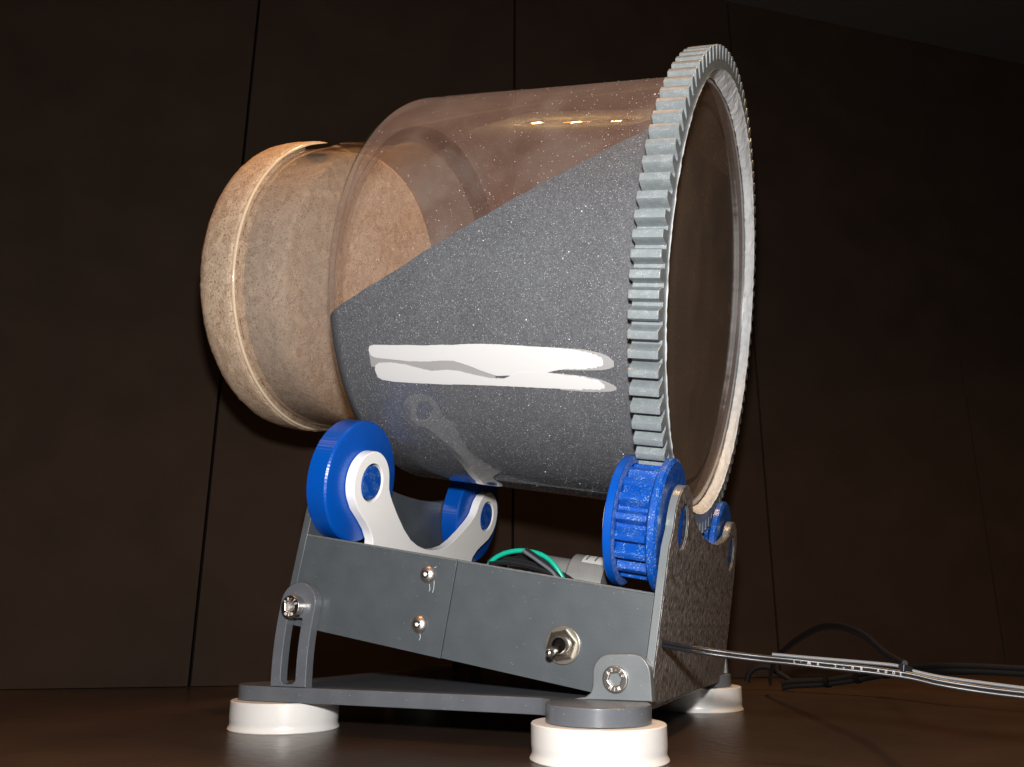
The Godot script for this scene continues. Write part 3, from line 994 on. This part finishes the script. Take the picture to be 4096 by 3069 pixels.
func jar() -> void:
	var centre := Transform3D(Basis(), Vector3(0, JY, JZ))
	var t := thing("glass_jar", "large dusty glass jar lying on its side with a grey toothed ring round its base", "jar", HOUSING * centre)
	var outer := jar_profile(0.0)
	outer.reverse()
	var inner := jar_profile(0.0030)
	var prof: Array = inner.slice(8)
	prof.append(Vector2(-0.2728, 0.0998))
	prof.append_array(outer)
	part(t, "glass_body", built(func(b: MB): b.lathe(prof, 0, 0, 160, 50.0)), M.glass)
	part(t, "glass_rim_glint", built(func(b: MB):  # opaque cream colour stands in for the glint on the glass edge
		var ring := []
		for k in 13:
			var a := TAU * k / 12
			ring.append(Vector2(-0.2729 - 0.0011 * cos(a), 0.1019 + 0.0010 * sin(a)))
		b.lathe(ring, 0, 0, 160, 60.0)), M.rim_glass if M.has("rim_glass") else plain(0.62, 0.50, 0.36, 0.12))
	part(t, "glass_base", built(func(b: MB):
		b.lathe([Vector2(GX1 - 0.0065, RB - 0.0003), Vector2(GX1 - 0.0056, 0.1225), Vector2(GX1 - 0.0053, 0.118), Vector2(GX1 - 0.0056, 0.1145), Vector2(GX1 - 0.0063, 0.1115), Vector2(GX1 - 0.0069, 0.107), Vector2(GX1 - 0.0072, 0.095), Vector2(GX1 - 0.0080, 0.06), Vector2(GX1 - 0.0085, 0.03), Vector2(GX1 - 0.0087, 0.0)], 0, 0, 128, 50.0)), M.glass_base)
	part(t, "base_dust", built(func(b: MB):
		b.lathe([Vector2(GX1 - 0.0100, 0.1245), Vector2(GX1 - 0.0100, 0.1115)], 0, 0, 128, 50.0)), M.base_dust)
	part(t, "base_dust", built(func(b: MB):
		b.lathe([Vector2(GX1 - 0.0102, 0.1085), Vector2(GX1 - 0.0102, 0.0)], 0, 0, 128, 50.0)), M.base_dust)
	# dust on the inside
	var film := [Vector2(GX1 - 0.014, RB - 0.0010)]
	var fp := jar_profile(0.0009)
	film.append_array(fp.slice(0, fp.size() - 6))
	film.reverse()
	part(t, "dust_film", built(func(b: MB): b.lathe(film, 0, 0, 128, 50.0)), M.dust)
	part(t, "neck_film", built(func(b: MB): b.lathe([Vector2(-0.268, 0.0979), Vector2(-0.2, 0.0977)], 0, 0, 96, 50.0)), M.neck_dust)
	# toothed ring
	var rim := part(t, "gear_ring", built(func(b: MB):
		b.lathe([Vector2(GX0, RB + 0.0004), Vector2(GX0, 0.1321), Vector2(GX1, 0.1321), Vector2(GX1, RW), Vector2(GX1 - 0.002, RB + 0.0005), Vector2(GX0, RB + 0.0004)], 0, 0, 194, 20.0)), M.gear)
	var tooth := built(func(b: MB): b.extrude(tooth_shape(0.1316, 0.1360, RT, 0.0036, 0.0028, 0.0018), [], GX0, GX1, "x", 0.0004))
	for k in 97:
		var a := deg_to_rad(-1.30) + TAU * k / 97
		part(rim, "tooth", tooth, M.gear, Transform3D(Basis(Vector3.RIGHT, -a), Vector3.ZERO))
	# white sealant squeezed between ring and glass
	var wob := FastNoiseLite.new()
	wob.seed = 8
	wob.frequency = 1.0
	part(t, "sealant", built(func(b: MB):
		var segs := 360
		var rows := 8
		var grid := []
		for k in segs + 1:
			var a := TAU * k / segs
			var p3 := Vector3(cos(a), sin(a), 0) 
			var col := []
			for j in rows + 1:
				var u := float(j) / rows
				var wide: float = 0.0038 + 0.0008 * wob.get_noise_3dv(p3 * 3.0) + (0.0042 if sin(a) > 0.82 else 0.0) * smoothstep(0.82, 0.97, sin(a))
				var r: float = RW - 0.0001 - wide * u
				var x: float = GX1 + 0.0006 - 0.0056 * pow(u, 0.8) + 0.0011 * sin(PI * u) + 0.0006 * wob.get_noise_3dv(p3 * 22.0 + Vector3(0, 0, u * 1.2)) + 0.0009 * wob.get_noise_3dv(p3 * 7.0 + Vector3(0, 0, 4 + u)) * sin(PI * u)
				if j == rows:
					r += 0.0008 * wob.get_noise_3dv(p3 * 30.0)
				col.append(Vector3(x, r * sin(a), r * cos(a)))
			grid.append(col)
		for k in segs:
			for j in rows:
				var q := [grid[k][j], grid[k + 1][j], grid[k + 1][j + 1], grid[k][j + 1]]
				var out := Vector3(1, 0, 0)
				b.flat(q[0], q[1], q[2], out)
				b.flat(q[0], q[2], q[3], out)), M.sealant)
	paint_stripe(t)
	part(t, "vent_hole", built(func(b: MB):
		var tr := Transform3D(Basis(Vector3.RIGHT, deg_to_rad(-48.5)), Vector3.ZERO)
		for k in 24:
			var a := TAU * k / 24
			var c := TAU * (k + 1) / 24
			var f := func(q: float, s: float) -> Vector3:
				var ang := 0.10 * sin(q) * s
				return tr * Vector3(-0.2545 + 0.0125 * cos(q) * s, 0.1021 * sin(ang), 0.1021 * cos(ang))
			b.flat(f.call(a, 0.0), f.call(a, 1.0), f.call(c, 1.0), tr * Vector3(0, 0, 1))), M.dark)
	stopper(centre)
	powder(centre)


func on_glass(x: float, deg: float, r: float) -> Vector3:
	var a := deg_to_rad(deg)
	return Vector3(x, r * sin(a), r * cos(a))


func paint_stripe(t: Node3D) -> void:
	# two overlapping brush strokes of white paint along the jar: (x, upper edge, lower edge) in degrees round the axis
	var wob := FastNoiseLite.new()
	wob.seed = 31
	wob.frequency = 1.0
	var strokes := [
		[[-0.1598, -34.9, -35.3], [-0.159, -34.0, -36.3], [-0.1565, -33.6, -36.9], [-0.15, -33.5, -37.0], [-0.135, -33.2, -37.3], [-0.124, -33.1, -37.1], [-0.115, -32.7, -36.6], [-0.108, -32.6, -36.5], [-0.100, -32.2, -37.4], [-0.092, -32.0, -38.6], [-0.084, -31.9, -39.6], [-0.074, -31.9, -39.2], [-0.060, -32.0, -38.5], [-0.052, -32.0, -37.4], [-0.046, -32.15, -36.8], [-0.040, -32.3, -36.7], [-0.035, -32.5, -36.4], [-0.031, -33.1, -36.2], [-0.028, -33.6, -35.6], [-0.0265, -34.4, -35.1]],
		[[-0.1578, -40.0, -40.6], [-0.157, -38.9, -42.2], [-0.1545, -38.2, -42.8], [-0.147, -37.9, -43.1], [-0.138, -38.2, -43.1], [-0.130, -38.9, -43.0], [-0.122, -39.5, -42.9], [-0.113, -38.9, -42.8], [-0.106, -39.0, -42.5], [-0.098, -39.7, -42.4], [-0.088, -40.3, -42.2], [-0.080, -40.2, -42.1], [-0.072, -38.3, -42.0], [-0.062, -37.9, -41.9], [-0.054, -38.0, -41.8], [-0.046, -38.3, -41.7], [-0.040, -38.3, -41.6], [-0.035, -38.7, -41.4], [-0.031, -38.9, -41.3], [-0.028, -39.6, -41.0], [-0.0265, -40.2, -40.7]],
	]
	var n := 0
	for s in strokes:
		var r: float = RB + 0.0003 + 0.00012 * n
		part(t, "paint_stripe", built(func(b: MB):
			var rows := []
			for i in s.size() - 1:
				for k in 5:
					var f := k / 5.0
					var x: float = lerpf(s[i][0], s[i + 1][0], f)
					var up: float = lerpf(s[i][1], s[i + 1][1], f) + (0.1 + 0.35 * smoothstep(-0.05, -0.03, x)) * wob.get_noise_1d(x * 420 + n * 40)
					var low: float = lerpf(s[i][2], s[i + 1][2], f) + (0.1 + 0.35 * smoothstep(-0.05, -0.03, x)) * wob.get_noise_1d(x * 420 + 90 + n * 40)
					rows.append([x, up, low])
			for i in rows.size() - 1:
				var p: Array = rows[i]
				var q: Array = rows[i + 1]
				for k in 6:
					var u0 := k / 6.0
					var u1 := (k + 1) / 6.0
					var a0 := lerpf(p[1], p[2], u0)
					var a1 := lerpf(p[1], p[2], u1)
					var b0 := lerpf(q[1], q[2], u0)
					var b1 := lerpf(q[1], q[2], u1)
					b.quad(on_glass(p[0], a0, r), on_glass(q[0], b0, r), on_glass(q[0], b1, r), on_glass(p[0], a1, r), on_glass(0, a0, 1), on_glass(0, b0, 1), on_glass(0, b1, 1), on_glass(0, a1, 1))
				b.quad(on_glass(p[0], p[1], r), on_glass(q[0], q[1], r), on_glass(q[0], q[1], RB), on_glass(p[0], p[1], RB), on_glass(0, p[1] + 90, 1), on_glass(0, p[1] + 90, 1), on_glass(0, p[1] + 90, 1), on_glass(0, p[1] + 90, 1))
				b.quad(on_glass(p[0], p[2], r), on_glass(q[0], q[2], r), on_glass(q[0], q[2], RB), on_glass(p[0], p[2], RB), on_glass(0, p[2] - 90, 1), on_glass(0, p[2] - 90, 1), on_glass(0, p[2] - 90, 1), on_glass(0, p[2] - 90, 1))), M.paint)
		n += 1
	for s in [[[-0.160, -35.5, -39.5], [-0.150, -36.0, -39.0], [-0.12, -36.2, -40.2], [-0.105, -36.0, -40.0], [-0.085, -38.5, -41.0]], [[-0.050, -31.9, -37.2], [-0.036, -32.1, -36.9], [-0.028, -32.7, -36.6], [-0.024, -33.4, -36.2], [-0.0215, -34.4, -35.6]], [[-0.050, -38.0, -42.1], [-0.036, -38.3, -42.1], [-0.028, -38.9, -41.8], [-0.024, -39.6, -41.6], [-0.021, -40.4, -41.1]]]:
		part(t, "thin_paint", built(func(b: MB):
			for i in s.size() - 1:
				var p: Array = s[i]
				var q: Array = s[i + 1]
				for k in 6:
					var a0 := lerpf(p[1], p[2], k / 6.0)
					var a1 := lerpf(p[1], p[2], (k + 1) / 6.0)
					var b0 := lerpf(q[1], q[2], k / 6.0)
					var b1 := lerpf(q[1], q[2], (k + 1) / 6.0)
					var r := RB + 0.00014
					b.quad(on_glass(p[0], a0, r), on_glass(q[0], b0, r), on_glass(q[0], b1, r), on_glass(p[0], a1, r), on_glass(0, a0, 1), on_glass(0, b0, 1), on_glass(0, b1, 1), on_glass(0, a1, 1))), M.paint_thin)


func stopper(centre: Transform3D) -> void:
	var t := thing("cork_stopper", "thick tan cork stopper plugged into the neck of the glass jar", "cork", HOUSING * centre)
	var wob := FastNoiseLite.new()
	wob.seed = 12
	wob.frequency = 1.0
	part(t, "cork", built(func(b: MB):
		var prof := [Vector2(-0.3032, 0.0), Vector2(-0.3032, 0.05), Vector2(-0.3032, 0.094), Vector2(-0.3028, 0.0975), Vector2(-0.3015, 0.1002), Vector2(-0.2985, 0.1022), Vector2(-0.2945, 0.1033), Vector2(-0.288, 0.1036), Vector2(-0.282, 0.1036), Vector2(-0.277, 0.1036), Vector2(-0.2748, 0.1034), Vector2(-0.2742, 0.1026), Vector2(-0.2740, 0.0972), Vector2(-0.268, 0.0971), Vector2(-0.255, 0.0955), Vector2(-0.243, 0.0938), Vector2(-0.2415, 0.0928), Vector2(-0.241, 0.0905), Vector2(-0.241, 0.05), Vector2(-0.241, 0.0)]
		b.lathe(prof, 0, 0, 220, 60.0)
		# the pressed granules stand a little proud of each other
		for i in b.v.size():
			var p := b.v[i]
			var k := Vector2(p.y, p.z).length()
			if k > 0.09 and p.x < -0.2735:
				var d: float = 0.0006 * wob.get_noise_3dv(p * 330.0) + 0.0005 * wob.get_noise_3dv(p * 130.0)
				b.v[i] = p + b.n[i] * d), M.cork)


func powder(centre: Transform3D) -> void:
	var nn := Vector3(-0.4905, 0.8170, 0.291).normalized()
	var dd := 0.0780
	var t := thing("powder", "glittering grey powder filling the lower half of the glass jar", "powder", HOUSING * centre)
	var prof := jar_profile(0.0005)
	prof = prof.slice(0, prof.size() - 5)
	prof.push_front(Vector2(GX1 - 0.0145, 0.0))
	prof.insert(1, Vector2(GX1 - 0.0145, prof[1].y))
	prof[2].x = GX1 - 0.02
	prof.append(Vector2(-0.1865, 0.05))
	prof.append(Vector2(-0.1865, 0.0))
	prof.reverse()
	var full := MB.new()
	full.lathe(prof, 0, 0, 200, 40.0)
	var wob := FastNoiseLite.new()
	wob.seed = 4
	wob.frequency = 1.0
	var cutm := built(func(b: MB):
		var rim := []
		for i in range(0, full.v.size(), 3):
			var inside := []
			for k in 3:
				var p := full.v[i + k]
				inside.append(nn.dot(p) - dd + 0.0011 * wob.get_noise_3dv(p * 45.0) + 0.0009 * wob.get_noise_3dv(p * 240.0))
			var poly := []
			var norm := []
			var cut := []
			for k in 3:
				var j := (k + 1) % 3
				if inside[k] < 0.0:
					poly.append(full.v[i + k])
					norm.append(full.n[i + k])
				if (inside[k] < 0.0) != (inside[j] < 0.0):
					var f: float = inside[k] / (inside[k] - inside[j])
					poly.append(full.v[i + k].lerp(full.v[i + j], f))
					norm.append(full.n[i + k].lerp(full.n[i + j], f).normalized())
					cut.append(poly[-1])
			for k in range(1, poly.size() - 1):
				b.tri(poly[0], poly[k], poly[k + 1], norm[0], norm[k], norm[k + 1])
			if cut.size() == 2:
				rim.append(cut)
		var mid := Vector3.ZERO
		for c in rim:
			mid += (c[0] + c[1]) / (2.0 * rim.size())
		for c in rim:
			b.flat(mid, c[0], c[1], nn))
	var heap := part(t, "heap", cutm, M.powder)
	# the grains that glitter, lying against the glass
	var mm := MultiMesh.new()
	mm.transform_format = MultiMesh.TRANSFORM_3D
	var grain := built(func(b: MB):
		for s in [-1.0, 1.0]:
			for k in 4:
				var a := TAU * k / 4
				var c := TAU * (k + 1) / 4
				b.flat(Vector3(cos(a), sin(a), 0), Vector3(cos(c), sin(c), 0), Vector3(0, 0, 0.6 * s), Vector3(cos((a + c) / 2), sin((a + c) / 2), s)))
	mm.mesh = grain
	var places := []
	rng.seed = 2024
	var r := RB - 0.0006
	while places.size() < 42000:
		var x := rng.randf_range(-0.178, -0.018)
		var a := rng.randf_range(-1.75, 0.95)
		var p := Vector3(x, r * sin(a), r * cos(a))
		var above := nn.dot(p) - dd
		if above > -0.0008 and rng.randf() > 0.10 * exp(-above / 0.022) + 0.012:
			continue
		var size := 0.00008 + 0.00020 * pow(rng.randf(), 3.0)
		if rng.randf() < 0.0016:
			size = rng.randf_range(0.00035, 0.00055)
		var basis := Basis(Vector3(rng.randf_range(-1, 1), rng.randf_range(-1, 1), rng.randf_range(-1, 1)).normalized(), rng.randf() * TAU).scaled(Vector3.ONE * size)
		places.append(Transform3D(basis, p))
	mm.instance_count = places.size()
	for i in places.size():
		mm.set_instance_transform(i, places[i])
	var gm := MultiMeshInstance3D.new()
	gm.name = "glittering_grains"
	gm.set_meta("kind", "stuff")
	gm.multimesh = mm
	gm.material_override = M.grain
	t.add_child(gm, true)


# ---------------------------------------------------------------- cables
func cables() -> void:
	var t := thing("power_cable", "thin black and grey power cable running from the dark end plate to the right", "cable", Transform3D(Basis(), Vector3(0.0683, 0.0439, -0.3837)))
	var o := Vector3(0.0683, 0.0439, -0.3837)
	var path := [Vector3(0.0640, 0.0448, -0.3842), Vector3(0.0683, 0.0437, -0.3790), Vector3(0.0777, 0.0421, -0.3705), Vector3(0.0903, 0.0404, -0.3660), Vector3(0.1030, 0.0390, -0.3616), Vector3(0.1140, 0.0381, -0.3572), Vector3(0.1270, 0.0368, -0.3518), Vector3(0.1411, 0.0355, -0.3453), Vector3(0.1527, 0.0339, -0.3392), Vector3(0.1615, 0.0318, -0.3340), Vector3(0.1734, 0.0299, -0.3269), Vector3(0.1850, 0.0287, -0.3193), Vector3(0.1970, 0.0277, -0.3109), Vector3(0.22, 0.0257, -0.295)]
	for w in [Vector3(0, 0.0008, 0), Vector3(0, -0.0008, 0.0005)]:
		part(t, "black_lead", built(func(b: MB): b.tube(spline(path.map(func(p): return p - o + w)), 0.00085, 12)), M.black_wire)
	var strip := [Vector3(0.1075, 0.0405, -0.3605), Vector3(0.1101, 0.0403, -0.3595), Vector3(0.1188, 0.0396, -0.3567), Vector3(0.1285, 0.0389, -0.3534), Vector3(0.1396, 0.0381, -0.3491), Vector3(0.1508, 0.0371, -0.3444), Vector3(0.1541, 0.0358, -0.3419), Vector3(0.1635, 0.0335, -0.3375), Vector3(0.1755, 0.0319, -0.3303), Vector3(0.1873, 0.0305, -0.3226), Vector3(0.1993, 0.0292, -0.3141), Vector3(0.222, 0.0272, -0.298)]
	part(t, "grey_lead", built(func(b: MB): b.tube(spline(strip.map(func(p): return p - o + Vector3(0, 0.0002, 0))), 0.0007, 10)), M.grey_wire)
	part(t, "cable_tie", built(func(b: MB): b.box(Vector3(-0.0028, -0.0012, -0.0014), Vector3(0.0028, 0.0017, 0.0016), 0.0005)), M.black_wire, Transform3D(Basis(Vector3.UP, 0.45) * Basis(Vector3.BACK, -0.25), Vector3(0.1530, 0.0359, -0.3412) - o))
	# the rating printed along the lower lead, upside down
	var font := SystemFont.new()
	font.font_names = PackedStringArray(["Droid Sans"])
	var words := "300V 80°C VW-1"
	var line := spline(path.slice(5, 12), 10)
	var n := 0
	for i in words.length():
		var f: float = 3.0 + 2.05 * i
		f = 31.0 - f
		var p := line[int(f)].lerp(line[int(f) + 1], fposmod(f, 1.0))
		var along := (line[int(f) + 1] - line[int(f)]).normalized()
		if words[i] == " ":
			continue
		var tm := TextMesh.new()
		tm.font = font
		tm.text = words[i]
		tm.font_size = 16
		tm.pixel_size = 0.00009
		tm.depth = 0.00008
		var face := Vector3(-p.x, 0.035 - p.y + 0.02, -p.z).normalized()
		face = (face - along * face.dot(along)).normalized()
		var xx := -along
		part(t, "printed_mark", tm, M.wire_print, Transform3D(Basis(xx, face.cross(xx), face), p - o + Vector3(0, 0.0002, 0.0004) + face * 0.0007))
		n += 1
	var loop := [Vector3(0.1969, 0.0075, -0.6717), Vector3(0.1951, 0.0154, -0.6619), Vector3(0.1932, 0.0257, -0.6415), Vector3(0.1934, 0.0333, -0.6206), Vector3(0.1912, 0.0400, -0.5898), Vector3(0.1902, 0.0461, -0.5585), Vector3(0.1881, 0.0501, -0.5275), Vector3(0.1850, 0.0511, -0.4967), Vector3(0.1815, 0.0497, -0.4659), Vector3(0.1776, 0.0461, -0.4351), Vector3(0.1690, 0.0397, -0.3954), Vector3(0.1566, 0.0370, -0.3490)]
	var lo: Vector3 = loop[0]
	var lt := thing("looped_cable", "black cable arching up in a loop behind the grey power cable", "cable", Transform3D(Basis(), lo))
	for w in [Vector3(0, 0.001, 0), Vector3(0, -0.001, 0.0008)]:
		part(lt, "black_lead", built(func(b: MB): b.tube(spline(loop.map(func(p): return p - lo + w)), 0.0011, 10)), M.black_wire)
	var small := [Vector3(0.1910, 0.0060, -0.7149), Vector3(0.1939, 0.0134, -0.7142), Vector3(0.2005, 0.0174, -0.7123), Vector3(0.2080, 0.0172, -0.7102), Vector3(0.2152, 0.0133, -0.7080), Vector3(0.2230, 0.0070, -0.6990), Vector3(0.2213, 0.0058, -0.6956)]
	var bundle := [Vector3(0.2150, 0.0040, -0.7010), Vector3(0.2213, 0.0058, -0.6956), Vector3(0.2429, 0.0087, -0.6778), Vector3(0.2598, 0.0130, -0.6608), Vector3(0.2745, 0.0176, -0.6439), Vector3(0.2848, 0.0212, -0.6175), Vector3(0.2923, 0.0235, -0.5917), Vector3(0.3054, 0.0241, -0.5738), Vector3(0.3220, 0.0239, -0.5531), Vector3(0.3384, 0.0236, -0.5314)]
	var bo: Vector3 = small[0]
	var bt := thing("cable_bundle", "dark bundle of black leads lying on the table in front of the wall", "cable", Transform3D(Basis(), bo))
	part(bt, "black_lead", built(func(b: MB): b.tube(spline(small.map(func(p): return p - bo)), 0.0022, 10)), M.back_wire)
	for w in [Vector3(0, 0.0016, 0), Vector3(0, -0.0016, 0.001)]:
		part(bt, "black_lead", built(func(b: MB): b.tube(spline(bundle.map(func(p): return p - bo + w)), 0.0019, 10)), M.back_wire)
	for k in [2, 3, 4]:
		var p: Vector3 = bundle[k]
		var d: Vector3 = (bundle[k + 1] - bundle[k - 1]).normalized()
		part(bt, "cable_clip", built(func(b: MB): b.tube(PackedVector3Array([p - bo - d * 0.002, p - bo + d * 0.002]), 0.0042, 12)), M.dark)
